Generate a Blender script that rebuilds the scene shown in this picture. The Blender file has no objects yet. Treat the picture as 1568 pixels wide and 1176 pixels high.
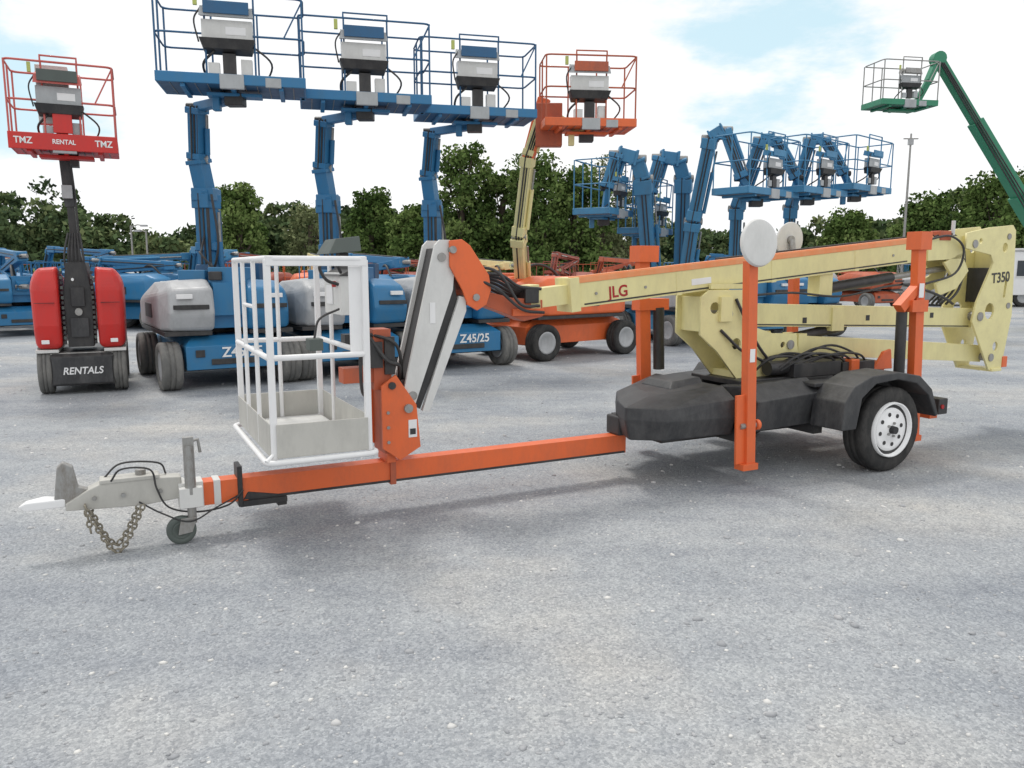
import bpy, bmesh, math, random
import numpy as np
from mathutils import Vector, Matrix
random.seed(7); rng=np.random.default_rng(7)
R=math.radians
scene=bpy.context.scene
COL=scene.collection

# ------------------------------------------------------------------ materials
def mat(name,col,rough=.45,metal=0.,dirt=.18,scale=3.,spec=.5,dcol=None,bump=0.):
    m=bpy.data.materials.new(name);m.use_nodes=True
    nt=m.node_tree;n=nt.nodes;l=nt.links
    b=n['Principled BSDF'];b.inputs['Roughness'].default_value=rough;b.inputs['Metallic'].default_value=metal
    b.inputs['Specular IOR Level'].default_value=spec
    tc=n.new('ShaderNodeTexCoord')
    mp=n.new('ShaderNodeMapping');mp.inputs['Scale'].default_value=(1.6,1.6,.7);l.new(tc.outputs['Object'],mp.inputs['Vector'])
    no=n.new('ShaderNodeTexNoise');no.inputs['Scale'].default_value=scale;no.inputs['Detail'].default_value=6;no.inputs['Roughness'].default_value=.75
    l.new(mp.outputs[0],no.inputs['Vector'])
    cr=n.new('ShaderNodeValToRGB');cr.color_ramp.elements[0].position=.42;cr.color_ramp.elements[1].position=.75
    l.new(no.outputs['Fac'],cr.inputs['Fac'])
    mx=n.new('ShaderNodeMix');mx.data_type='RGBA'
    mul=n.new('ShaderNodeMath');mul.operation='MULTIPLY';mul.inputs[1].default_value=min(1,dirt*2.4)
    l.new(cr.outputs['Color'],mul.inputs[0]);l.new(mul.outputs[0],mx.inputs['Factor'])
    mx.inputs['A'].default_value=(*col,1)
    d=dcol or tuple(c*.45+.05 for c in col)
    mx.inputs['B'].default_value=(*d,1)
    l.new(mx.outputs['Result'],b.inputs['Base Color'])
    ra=n.new('ShaderNodeMath');ra.operation='MULTIPLY_ADD';ra.inputs[1].default_value=.5;ra.inputs[2].default_value=rough-.2
    l.new(no.outputs['Fac'],ra.inputs[0]);l.new(ra.outputs[0],b.inputs['Roughness'])
    if bump:
        bp=n.new('ShaderNodeBump');bp.inputs['Strength'].default_value=bump;bp.inputs['Distance'].default_value=.01
        n2=n.new('ShaderNodeTexNoise');n2.inputs['Scale'].default_value=scale*20
        l.new(tc.outputs['Object'],n2.inputs['Vector']);l.new(n2.outputs['Fac'],bp.inputs['Height']);l.new(bp.outputs['Normal'],b.inputs['Normal'])
    return m
ORANGE=mat('orange_paint',(.79,.15,.04),.4,dirt=.22,dcol=(.45,.12,.06))
ORANGE2=mat('orange_paint_worn',(.50,.11,.045),.5,dirt=.35)
PEACH=mat('orange_paint_peach',(.82,.28,.10),.4,dirt=.3,dcol=(.78,.42,.22))  # lighter peach tone of the orange, for the strip along the boom top
CREAM=mat('cream_paint',(.80,.73,.36),.4,dirt=.2,dcol=(.52,.46,.25))
WHITE=mat('white_paint',(.84,.84,.84),.4,dirt=.08)
LGREY=mat('light_grey_paint',(.70,.70,.68),.45,dirt=.15)
CONS=mat('console_grey',(.42,.44,.45),.45,dirt=.2)
TOE=mat('grey_toe_board',(.52,.51,.47),.5,dirt=.2)
BLUE=mat('blue_paint',(.022,.175,.37),.38,dirt=.2,dcol=(.08,.18,.26))
BLUE2=mat('blue_paint_faded',(.05,.23,.42),.45,dirt=.25)
BLUED=mat('dark_blue_paint',(.015,.09,.20),.45,dirt=.2)
BRAIL=mat('blue_rail_paint',(.02,.11,.24),.45,dirt=.2)
RED=mat('red_paint',(.60,.025,.02),.35,dirt=.15)
GREEN=mat('green_paint',(.03,.24,.13),.4,dirt=.15)
COVG=mat('grey_cowl',(.43,.44,.45),.4,dirt=.25)
BLACK=mat('black_steel',(.025,.025,.027),.45,dirt=.3,dcol=(.09,.085,.08))
PLAS=mat('black_fibreglass',(.032,.033,.036),.5,dirt=.35,dcol=(.10,.10,.10),scale=4,bump=.12)
RUB=mat('tyre_rubber',(.022,.022,.022),.8,dirt=.35,dcol=(.09,.085,.08),scale=8)
RUBG=mat('grey_tyre_rubber',(.13,.13,.125),.8,dirt=.35,dcol=(.27,.26,.24),scale=5)
STEEL=mat('galvanised_steel',(.36,.36,.35),.45,metal=.5,dirt=.35,dcol=(.22,.19,.16),scale=15)
RUST=mat('rusty_chain',(.30,.27,.21),.7,metal=.2,dirt=.5,scale=40)
BARK=mat('bark',(.13,.10,.075),.9,dirt=.4)
YEL=mat('yellow_paint',(.5,.55,.15),.5)
LENS=mat('red_lens',(.4,.01,.01),.2)
GLASS=mat('window_glass',(.03,.04,.05),.1)
PINK=mat('rail_pinkish_red',(.60,.13,.11),.45)
DG=mat('dark_green_grey',(.09,.11,.10),.6)
REDO=mat('red_oxide_paint',(.34,.07,.04),.5,dirt=.35)

# ------------------------------------------------------------------ builder
class B:
    def __init__(s,M=None): s.v=[];s.f=[];s.m=[];s.s=[];s.mats=[];s.M=M or Matrix.Identity(4)
    def mi(s,m):
        if m not in s.mats:s.mats.append(m)
        return s.mats.index(m)
    def add(s,vs,fs,m,sm=False):
        o=len(s.v);s.v+=[s.M@Vector(v) for v in vs]
        k=s.mi(m)
        for f in fs: s.f.append([i+o for i in f]);s.m.append(k);s.s.append(sm)
    def beam(s,p,q,w,h,m,w2=None,h2=None,up=(0,0,1)):
        p=Vector(p);q=Vector(q);d=(q-p).normalized();u=Vector(up)
        if abs(d.dot(u))>.98:u=Vector((0,1,0)) if abs(d.y)<.9 else Vector((1,0,0))
        x=d.cross(u).normalized();u=x.cross(d).normalized()
        w2=w if w2 is None else w2;h2=h if h2 is None else h2
        vs=[]
        for c,a,b in((p,w/2,h/2),(q,w2/2,h2/2)):
            vs+=[c-x*a-u*b,c+x*a-u*b,c+x*a+u*b,c-x*a+u*b]
        s.add(vs,[(3,2,1,0),(4,5,6,7),(0,1,5,4),(1,2,6,5),(2,3,7,6),(3,0,4,7)],m)
    def box(s,c,z,m):
        c=Vector(c);s.beam(c-Vector((0,z[1]/2,0)),c+Vector((0,z[1]/2,0)),z[0],z[2],m)
    def bx(s,x0,x1,y0,y1,z0,z1,m): s.box(((x0+x1)/2,(y0+y1)/2,(z0+z1)/2),(x1-x0,y1-y0,z1-z0),m)
    def ringframe(s,d):
        d=Vector(d).normalized();u=Vector((0,0,1)) if abs(d.z)<.9 else Vector((1,0,0))
        x=d.cross(u).normalized();return x,x.cross(d).normalized()
    def cyl(s,p,q,r,m,n=12,r2=None):
        p=Vector(p);q=Vector(q);x,y=s.ringframe(q-p);r2=r if r2 is None else r2
        vs=[];
        for c,rr in((p,r),(q,r2)):
            vs+=[c+x*rr*math.cos(2*math.pi*i/n)+y*rr*math.sin(2*math.pi*i/n) for i in range(n)]
        s.add(vs,[(i,(i+1)%n,n+(i+1)%n,n+i) for i in range(n)],m,True)
        s.add(vs,[tuple(range(n))[::-1],tuple(range(n,2*n))],m)
    def tube(s,pts,r,m,n=7,closed=False):
        P=[Vector(p) for p in pts];N=len(P);vs=[]
        prevx=None
        for i,p in enumerate(P):
            a=P[(i-1)%N] if closed or i>0 else p
            b=P[(i+1)%N] if closed or i<N-1 else p
            t=((p-a).normalized()+(b-p).normalized())
            t=t.normalized() if t.length>1e-6 else (b-a).normalized()
            if prevx is None: x,_=s.ringframe(t)
            else:
                x=prevx-t*prevx.dot(t); x=x.normalized() if x.length>1e-4 else s.ringframe(t)[0]
            prevx=x;y=x.cross(t)
            k=1.
            if a!=p and b!=p:
                cs=max(.5,math.sqrt(max(0,(1+(p-a).normalized().dot((b-p).normalized()))/2)));k=1/cs if cs>.69 else 1.3
            vs+=[p+(x*math.cos(2*math.pi*j/n)+y*math.sin(2*math.pi*j/n))*r*(k if k<1.05 else 1.15) for j in range(n)]
        fs=[]
        for i in range(N if closed else N-1):
            A=i*n;Bb=((i+1)%N)*n
            fs+=[(A+j,A+(j+1)%n,Bb+(j+1)%n,Bb+j) for j in range(n)]
        s.add(vs,fs,m,True)
        if not closed: s.add(vs[:n],[tuple(range(n))],m);s.add(vs[-n:],[tuple(range(n))],m)
    def curve(s,pts,r,m,n=6,res=6):
        P=[Vector(p) for p in pts];out=[]
        P=[P[0]*2-P[1]]+P+[P[-1]*2-P[-2]]
        for i in range(1,len(P)-2):
            for k in range(res):
                t=k/res;a,b,c,d=P[i-1:i+3]
                out.append(.5*((2*b)+(c-a)*t+(2*a-5*b+4*c-d)*t*t+(3*b-a-3*c+d)*t**3))
        out.append(P[-2]);s.tube(out,r,m,n)
    def prism(s,poly,y0,y1,m):
        n=len(poly)
        area=sum(poly[i][0]*poly[(i+1)%n][1]-poly[(i+1)%n][0]*poly[i][1] for i in range(n))
        if area<0: poly=poly[::-1]
        vs=[(x,y0,z) for x,z in poly]+[(x,y1,z) for x,z in poly]
        s.add(vs,[tuple(range(n)),tuple(range(n,2*n))[::-1]]+[(i,n+i,n+(i+1)%n,(i+1)%n) for i in range(n)],m)
    def lathe(s,prof,c,ax,m,n=28,closed=False,sm=True):
        c=Vector(c);a=Vector(ax).normalized();x,y=s.ringframe(a);k=len(prof);vs=[]
        for i in range(n):
            t=2*math.pi*i/n
            vs+=[c+a*h+(x*math.cos(t)+y*math.sin(t))*r for r,h in prof]
        fs=[]
        for i in range(n):
            j=(i+1)%n
            for q in range(k if closed else k-1):
                q2=(q+1)%k;fs.append((i*k+q,j*k+q,j*k+q2,i*k+q2))
        s.add(vs,fs,m,sm)
    def hull(s,pts,m,sm=False):
        bm=bmesh.new()
        for p in pts:bm.verts.new(p)
        r=bmesh.ops.convex_hull(bm,input=bm.verts)
        bmesh.ops.dissolve_limit(bm,angle_limit=.02,verts=bm.verts,edges=bm.edges)
        bm.normal_update();bm.verts.index_update();bm.verts.ensure_lookup_table()
        used=[v for v in bm.verts if v.link_faces];ix={v:i for i,v in enumerate(used)}
        s.add([v.co.copy() for v in used],[[ix[v] for v in f.verts] for f in bm.faces],m,sm);bm.free()
    def tyre(s,c,ax,r,w,m,rim,lug=0):
        h=w/2
        s.lathe([(r*.6,-h*.8),(r*.75,-h),(r*.93,-h*.97),(r*.99,-h*.8),(r,-h*.3),(r*.97,-h*.28),(r*.97,-h*.2),(r,-h*.18),(r,h*.18),(r*.97,h*.2),(r*.97,h*.28),(r,h*.3),(r*.99,h*.8),(r*.93,h*.97),(r*.75,h),(r*.6,h*.8)],c,ax,m,36,True)
        s.lathe([(.001,-h*.5),(r*.35,-h*.45),(r*.5,-h*.8),(r*.61,-h*.85),(r*.61,h*.85),(r*.5,h*.8),(r*.35,h*.45),(.001,h*.5)],c,ax,rim,24)
    def done(s,name,par,bev=0,seg=1,ang=40):
        me=bpy.data.meshes.new(name)
        me.from_pydata([tuple(v) for v in s.v],[],s.f)
        for m in s.mats:me.materials.append(m)
        me.polygons.foreach_set('material_index',s.m);me.polygons.foreach_set('use_smooth',s.s)
        me.update()
        o=bpy.data.objects.new(name,me);COL.objects.link(o)
        if par:o.parent=par
        if bev:
            b=o.modifiers.new('bevel','BEVEL');b.width=bev;b.segments=seg;b.limit_method='ANGLE';b.angle_limit=R(ang)
        return o
def empty(name,loc=(0,0,0),rz=0):
    e=bpy.data.objects.new(name,None);COL.objects.link(e);e.location=loc;e.rotation_euler=(0,0,rz);e.empty_display_size=.2;return e
def text(t,loc,rot,size,m,par,name='lettering',shear=0.):
    c=bpy.data.curves.new(name,'FONT');c.body=t;c.size=size;c.extrude=.001;c.align_x='CENTER';c.align_y='CENTER';c.shear=shear;c.offset=size*.02
    c.materials.append(m);o=bpy.data.objects.new(name,c);COL.objects.link(o);o.location=loc;o.rotation_euler=rot;o.parent=par;return o
def circ(x,z,r,n=18): return [(x+r*math.cos(2*math.pi*i/n),z+r*math.sin(2*math.pi*i/n)) for i in range(n)]
def plate(name,outer,holes,y,th,m,par):
    c=bpy.data.curves.new(name,'CURVE');c.dimensions='2D';c.fill_mode='BOTH';c.extrude=th/2;c.bevel_depth=.003
    for P in [outer]+holes:
        sp=c.splines.new('POLY');sp.points.add(len(P)-1);sp.use_cyclic_u=True
        for i,p in enumerate(P):sp.points[i].co=(p[0],p[1],0,1)
    c.materials.append(m);o=bpy.data.objects.new(name,c);COL.objects.link(o);o.rotation_euler=(R(90),0,0);o.location=(0,y,0);o.parent=par
    return o

# ================================================================== MAIN TRAILER LIFT
T=empty('towable_boom_lift',(2.68,7.13,0),R(27))
# --- tongue and chassis
b=B()
b.bx(-5.25,-2.03,-.06,.06,.205,.35,ORANGE)
b.bx(-5.30,-5.16,-.068,.068,.20,.36,LGREY)
b.bx(-5.10,-5.06,-.067,.067,.20,.357,LGREY)
b.bx(-3.97,-3.93,-.075,.075,.19,.36,ORANGE2)
b.bx(-4.9,-2.04,-.063,-.0605,.205,.222,BLACK)
b.bx(-1.9,1.0,-.34,-.22,.32,.45,BLACK);b.bx(-1.9,1.0,.22,.34,.32,.45,BLACK)
for s_ in(-1.28,-.5,.58,.95): b.bx(s_-.05,s_+.05,-.58,.58,.31,.43,BLACK if s_<0 else ORANGE)
b.cyl((0,-.66,.35),(0,.66,.35),.035,BLACK)
b.done('chassis_frame',T,.008,2)
b=B()
b.prism([(-5.9,.31),(-5.78,.38),(-5.66,.43),(-5.28,.40),(-5.28,.27),(-5.5,.25),(-5.9,.27)],-.055,.055,TOE)
b.bx(-5.72,-5.4,-.062,.062,.405,.43,TOE)
b.cyl((-5.5,0,.42),(-5.5,0,.46),.03,STEEL)
for x in(-5.75,-5.6,-5.4): b.cyl((x,-.07,.33),(x,-.05,.33),.014,STEEL,6)
b.hull([(x,y,z) for x in(-6.10,-5.9) for y in(-.035,.035) for z in(.29,.335)]+[(-6.0,0,.36),(-6.14,0,.31)],WHITE)
b.prism([(-5.96,.3),(-5.93,.52),(-5.9,.55),(-5.85,.52),(-5.83,.40),(-5.78,.38),(-5.82,.3)],-.03,.03,STEEL)
b.done('coupler',T,.006,2)
b=B()
b.bx(-4.96,-4.93,-.075,.075,.17,.43,BLACK);b.bx(-4.95,-4.66,-.07,.07,.165,.203,BLACK)
b.bx(-4.72,-4.66,-.05,.05,.14,.2,BLACK)
b.prism([(-4.93,.21),(-4.9,.26),(-4.8,.24),(-4.66,.21)],-.066,.066,BLACK)
b.done('tongue_bracket',T,.004)
b=B()
b.cyl((-5.235,-.1,.12),(-5.235,-.1,.56),.026,STEEL,14);b.cyl((-5.235,-.1,.3),(-5.235,-.1,.60),.032,STEEL,14)
b.bx(-5.265,-5.205,-.12,-.08,.40,.65,STEEL)
b.tube([(-5.235,-.1,.62),(-5.18,-.1,.63),(-5.17,-.1,.55)],.01,STEEL)
b.bx(-5.3,-5.17,-.13,-.07,.22,.34,LGREY)
b.prism([(-5.30,.16),(-5.21,.16),(-5.24,.07),(-5.32,.06)],-.13,-.07,STEEL)
b.tyre((-5.30,-.1,.085),(0,1,0),.085,.05,DG,DG)
b.done('tongue_jack_with_wheel',T,.003)
# chains
b=B()
def chain(b,pts,L=.040,r=.0052):
    P=[Vector(p) for p in pts];dd=[0]
    for i in range(1,len(P)):dd.append(dd[-1]+(P[i]-P[i-1]).length)
    n=int(dd[-1]/(L*.72))
    for k in range(n):
        t=(k+.5)/n*dd[-1];i=max(j for j in range(len(P)-1) if dd[j]<=t)
        f=(t-dd[i])/(dd[i+1]-dd[i]);c=P[i].lerp(P[i+1],f);d=(P[i+1]-P[i]).normalized()
        x,y=b.ringframe(d)
        if k%2:x=y
        ring=[c+d*math.cos(a)*L/2+x*math.sin(a)*L*.32 for a in [2*math.pi*q/8 for q in range(8)]]
        b.tube(ring,r,RUST,5,True)
def sag(a,c,z,n=16,p=1.5):
    a=Vector(a);c=Vector(c);o=[]
    for i in range(n+1):
        t=i/n;q=a.lerp(c,t);q.z=max(.012,q.z-(q.z-z)*(1-abs(2*t-1)**p));o.append(q)
    return o
chain(b,sag((-5.80,-.10,.30),(-5.50,-.12,.27),-.01,20,1.3))
chain(b,sag((-5.79,-.03,.30),(-5.52,-.05,.26),.03,18))
chain(b,[(-5.8,-.07,.3),(-5.78,-.1,.14)])
b.done('safety_chains',T)
b=B()
b.curve([(-5.66,-.06,.42),(-5.6,-.08,.49),(-5.45,-.08,.47),(-5.42,-.08,.35),(-5.36,-.09,.23),(-5.2,-.09,.18),(-5.02,-.09,.20),(-4.93,-.08,.28)],.006,BLACK)
b.curve([(-5.7,.02,.42),(-5.6,.03,.50),(-5.4,.04,.48),(-5.36,.03,.41)],.006,BLACK)
b.curve([(-5.52,-.07,.28),(-5.4,-.1,.20),(-5.25,-.14,.14),(-5.1,-.12,.2),(-4.95,-.07,.25)],.005,BLACK)
b.done('trailer_wiring',T)
# --- basket
b=B()
x0,x1,y0,y1=-4.83,-4.26,-.6,.6
def rr(x0,x1,y0,y1,z,r=.05):
    o=[]
    for cx,cy,a0 in((x1-r,y1-r,0),(x0+r,y1-r,90),(x0+r,y0+r,180),(x1-r,y0+r,270)):
        for k in range(4): a=R(a0+k*30);o.append((cx+r*math.cos(a),cy+r*math.sin(a),z))
    return o
rt=.017
b.tube(rr(x0,x1,y0,y1,1.70),rt,WHITE,10,True)
b.tube(rr(x0,x1,y0,y1,1.15),rt,WHITE,10,True)
b.tube(rr(x0-.04,x1+.03,y0-.04,y1+.03,.56),rt,WHITE,10,True)
b.bx(x0,x1,y0-.012,y0+.012,1.66,1.715,WHITE)
for x,y in((x0+.01,y0+.01),(x1-.01,y0+.01),(x0+.01,y1-.01),(x1-.01,y1-.01)):
    b.bx(x-.018,x+.018,y-.018,y+.018,.57,1.695,WHITE)
for y in(-.2,.2): b.tube([(x0,y,.6),(x0,y,1.70)],.014,WHITE,8)
b.tube([(x1,.25,.6),(x1,.25,1.70)],.015,WHITE,8)
b.tube([((x0+x1)/2,y1,.6),((x0+x1)/2,y1,1.70)],.015,WHITE,8)
b.tube([(x0,y0,.60),(x0-.045,y0-.03,.57)],.012,WHITE,8);
b.tube([(x0,-.2,1.42),(x0,.2,1.42)],.013,WHITE,8)
b.bx(x1-.1,x1-.02,y0+.02,y0+.035,1.16,1.66,WHITE)
b.done('basket_rails',T,.003)
b=B()
b.bx(x0+.02,x1-.02,y0+.02,y1-.02,.575,.60,LGREY)
b.bx(x0+.02,x1-.02,y0-.022,y0-.012,.58,.775,TOE)
b.bx(x0+.02,x1-.02,y1+.012,y1+.022,.58,.775,TOE)
b.bx(x0-.012,x0-.004,y0+.02,y1-.02,.58,.775,TOE);b.bx(x1+.004,x1+.012,y0+.02,y1-.02,.58,.775,TOE)
b.done('basket_floor_and_toe_boards',T,.002)
b=B()
b.bx(-4.33,-4.19,-.28,.12,1.36,1.62,LGREY);b.hull([(-4.35,-.30,1.6),(-4.17,-.30,1.6),(-4.35,.14,1.6),(-4.17,.14,1.6),(-4.19,-.28,1.68),(-4.19,.12,1.68)],BLACK)
b.hull([(-4.3,.1,1.74),(-4.08,.1,1.76),(-4.3,.45,1.74),(-4.08,.45,1.76),(-4.24,.14,1.84),(-4.08,.14,1.86),(-4.24,.42,1.84),(-4.08,.42,1.86)],DG)
b.bx(-4.2,-4.14,.2,.3,1.6,1.75,BLACK)
b.cyl((-4.34,-.2,1.55),(-4.36,-.2,1.55),.02,LENS,10);b.bx(-4.337,-4.331,-.1,.05,1.42,1.54,WHITE)
b.curve([(-4.33,-.3,1.62),(-4.39,-.35,1.70),(-4.47,-.35,1.66),(-4.43,-.33,1.58),(-4.35,-.3,1.55)],.011,BLACK)
b.bx(-4.58,-4.50,-.5,-.40,1.17,1.24,DG);b.curve([(-4.54,-.45,1.24),(-4.5,-.42,1.35),(-4.35,-.3,1.4)],.008,BLACK)
b.curve([(-4.22,-.35,1.5),(-4.25,-.4,1.2),(-4.22,-.3,.9),(-4.12,-.1,.8)],.012,BLACK)
b.done('basket_control_console',T,.004)
# --- basket mount / jib
b=B()
b.bx(-4.07,-3.95,-.08,.08,.85,1.25,ORANGE2);b.bx(-4.27,-4.06,-.06,.06,.9,1.0,ORANGE2);b.bx(-4.25,-4.06,-.05,.05,1.14,1.22,BLACK)
b.bx(-4.1,-4.02,-.12,.12,1.0,1.17,BLACK);b.bx(-4.0,-3.93,-.10,-.07,.95,1.2,BLACK)
P=[(-4.04,.88),(-3.94,.95),(-3.80,.74),(-3.775,.45),(-3.92,.37),(-4.04,.46)]
b.prism(P,-.14,-.12,ORANGE);b.prism(P,.12,.14,ORANGE)
b.bx(-4.02,-3.88,-.12,.12,.42,.84,ORANGE2)
b.cyl((-3.86,-.16,.72),(-3.86,.16,.72),.03,STEEL);b.cyl((-3.97,-.155,.88),(-3.97,.155,.88),.025,BLACK)
b.bx(-3.86,-3.80,-.143,-.141,.52,.64,WHITE);b.bx(-3.85,-3.81,-.146,-.144,.54,.58,BLACK)
b.bx(-4.0,-3.94,-.1,.1,.35,.46,ORANGE)
for z in(.5,.6,.7): b.cyl((-4.0,-.147,z),(-4.0,-.13,z),.012,STEEL,6)
b.curve([(-4.1,-.1,1.2),(-4.0,-.14,1.05),(-3.9,-.1,1.0),(-3.88,0,.85)],.014,BLACK)
b.curve([(-4.1,-.05,1.22),(-3.97,-.12,1.18),(-3.9,-.1,1.1),(-3.85,0,.9)],.012,BLACK)
b.done('basket_mount',T,.005,2)
b=B()
PA=[(-3.89,.80),(-3.645,1.80),(-3.61,1.835),(-3.54,1.835),(-3.50,1.72),(-3.52,1.50),(-3.80,.745),(-3.86,.74)]
b.prism(PA,-.125,-.10,LGREY);b.prism(PA,.10,.125,LGREY)
b.prism([(-3.86,.82),(-3.62,1.78),(-3.53,1.78),(-3.50,1.55),(-3.47,1.40),(-3.76,.70),(-3.84,.76)],-.10,.10,BLACK)
PB=[(-3.75,.69),(-3.70,.68),(-3.42,1.36),(-3.425,1.45),(-3.47,1.46)]
b.prism(PB,-.122,-.085,LGREY);b.prism(PB,.085,.122,LGREY)
b.cyl((-3.6,-.135,1.72),(-3.6,.135,1.72),.03,STEEL);b.cyl((-3.82,-.135,.80),(-3.82,.135,.80),.03,STEEL)
b.bx(-3.69,-3.65,-.129,-.1265,1.28,1.42,WHITE)
b.done('jib_arm',T,.005,2)
b=B()
PO=[(-3.55,1.83),(-3.46,1.84),(-3.40,1.80),(-3.26,1.60),(-3.245,1.50),(-3.28,1.40),(-3.35,1.36),(-3.42,1.40),(-3.46,1.50),(-3.55,1.66)]
b.prism(PO,-.15,-.13,ORANGE);b.prism(PO,.13,.15,ORANGE)
b.prism([(-3.5,1.78),(-3.42,1.78),(-3.30,1.56),(-3.34,1.42),(-3.43,1.50)],-.13,.13,ORANGE2)
b.cyl((-3.36,-.16,1.45),(-3.36,.16,1.45),.025,STEEL);b.cyl((-3.53,-.165,1.77),(-3.53,.165,1.77),.025,STEEL)
b.prism([(-3.3,1.50),(-3.05,1.44),(-2.8,1.42),(-2.8,1.30),(-2.95,1.27),(-3.1,1.33),(-3.3,1.40)],-.08,.08,ORANGE2)
b.bx(-3.05,-2.8,-.1,.1,1.31,1.36,ORANGE)
for i in range(7):
    yy=-.09+.03*i
    b.curve([(-3.34,yy,1.60),(-3.15,yy*1.1,1.60-.02*i),(-3.0,yy,1.52-.015*i),(-2.82,yy,1.50-.01*i)],.013,BLACK)
b.curve([(-3.4,-.1,1.66),(-3.2,-.16,1.62),(-3.02,-.15,1.4),(-2.85,-.12,1.38)],.012,BLACK)
b.curve([(-3.35,-.12,1.58),(-3.2,-.17,1.50),(-3.0,-.14,1.36),(-2.8,-.1,1.33)],.012,BLACK)
b.bx(-2.95,-2.84,-.10,.10,1.40,1.50,BLACK)
b.done('boom_tip_linkage',T,.004,2)
# --- upper boom
def up(s_): return 1.43+(s_+2.9)*(.40/4.3)
b=B()
b.beam((-2.85,0,up(-2.85)-.005),(-2.3,0,up(-2.3)-.005),.13,.14,CREAM)
b.beam((-2.55,0,up(-2.55)-.02),(1.75,0,up(1.75)-.02),.18,.18,CREAM)
b.beam((-2.56,0,up(-2.56)+.092),(1.45,0,up(1.45)+.092),.19,.042,PEACH)
b.beam((-2.56,-.06,up(-2.56)+.117),(1.45,-.06,up(1.45)+.117),.05,.01,PEACH)
b.beam((-2.58,0,up(-2.58)-.01),(-2.50,0,up(-2.5)-.01),.22,.25,CREAM)
b.beam((1.35,0,up(1.35)+.0),(1.9,0,up(1.85)-.02),.24,.22,CREAM)
b.beam((-1.1,.03,up(-1.1)+.125),(1.2,.03,up(1.2)+.125),.03,.015,BLACK)
b.beam((-2.9,0,up(-2.9)),(-2.82,0,up(-2.82)),.16,.19,CREAM)
b.beam((-2.45,-.0905,up(-2.45)-.09),(1.1,-.0905,up(1.1)-.09),.006,.012,BLACK)
for s_ in(-1.6,-.6,.4): b.beam((s_,0,up(s_)-.025),(s_+.05,0,up(s_+.05)-.025),.186,.186,CREAM)
for s_ in(-2.35,-1.9,-.9,.9): b.cyl((s_,-.098,up(s_)-.02),(s_,-.088,up(s_)-.02),.012,STEEL,6)
b.beam((-1.45,-.0915,up(-1.45)-.03),(-1.25,-.0915,up(-1.25)-.03),.003,.05,WHITE)
b.done('upper_boom',T,.012,2)
b=B()
b.cyl((.1,0,1.46),(1.0,0,1.56),.05,BLACK,14);b.cyl((1.0,0,1.56),(1.9,0,1.66),.03,STEEL,12);b.bx(-.0,.16,-.07,.07,1.4,1.6,CREAM)
PL=[(1.6,1.70),(1.85,1.80),(1.98,1.62),(1.82,1.45),(1.55,1.38),(1.5,1.5),(1.72,1.58)]
b.prism(PL,-.12,-.09,CREAM);b.prism(PL,.09,.12,CREAM)
for i in range(5):
    yy=-.1+.05*i
    b.curve([(1.45,yy,1.94),(1.65,yy,1.98),(1.85,yy,1.91),(1.93,yy,1.73),(1.88,yy,1.45),(1.7,yy,1.3)],.013,BLACK)
b.curve([(1.3,-.14,1.91),(1.6,-.16,1.95),(1.8,-.17,1.83),(1.7,-.17,1.6),(1.3,-.15,1.5)],.012,BLACK)
b.curve([(1.0,-.13,1.5),(1.3,-.16,1.44),(1.6,-.15,1.36),(1.8,-.1,1.3)],.014,BLACK)
b.curve([(-.9,-.12,1.42),(-.4,-.14,1.44),(.2,-.13,1.40),(.8,-.12,1.48),(1.2,-.1,1.5)],.011,BLACK)
b.bx(1.5,1.66,-.13,-.02,1.91,2.0,ORANGE2);b.cyl((1.72,-.1,1.96),(1.72,-.1,2.10),.018,LGREY)
b.done('lift_cylinder_and_hoses',T,.004)
# --- riser end plates
def sx(p): return [(1.82+(x-1.85)*.88,z) for x,z in p]
OUT=sx([(1.85,1.98),(2.25,2.04),(2.66,2.07),(2.72,2.02),(2.78,1.17),(2.66,.62),(2.44,.62),(2.06,1.13),(2.12,1.32),(2.36,1.70),(2.30,1.78),(1.85,1.84)])
HO=[sx(circ(2.36,1.22,.085)),sx(circ(2.55,1.85,.05)),sx(circ(2.52,.86,.05)),sx([(2.58,1.35),(2.63,1.35),(2.65,1.55),(2.6,1.55)]),sx(circ(2.1,1.91,.03,10))]
plate('riser_plate_near',OUT,HO,-.17,.016,CREAM,T);plate('riser_plate_far',OUT,HO,.17,.016,CREAM,T)
b=B()
for x,z,r in((1.95,1.88,.04),(2.12,1.17,.045),(2.35,.75,.04),(2.48,1.96,.03),(2.56,1.27,.03)): b.cyl((x,-.19,z),(x,.19,z),r,STEEL,16)
b.bx(2.48,2.54,-.16,.16,1.2,1.98,CREAM);b.bx(2.38,2.44,-.16,.16,1.3,1.65,BLACK);b.bx(2.36,2.52,-.2,.2,.605,.635,CREAM)
b.bx(2.54,2.62,-.19,-.1,.64,.75,ORANGE)
b.done('riser_pins',T,.004)
text('T350',(2.40,-.183,1.55),(R(90),R(-4),0),.14,BLACK,T)
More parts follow.
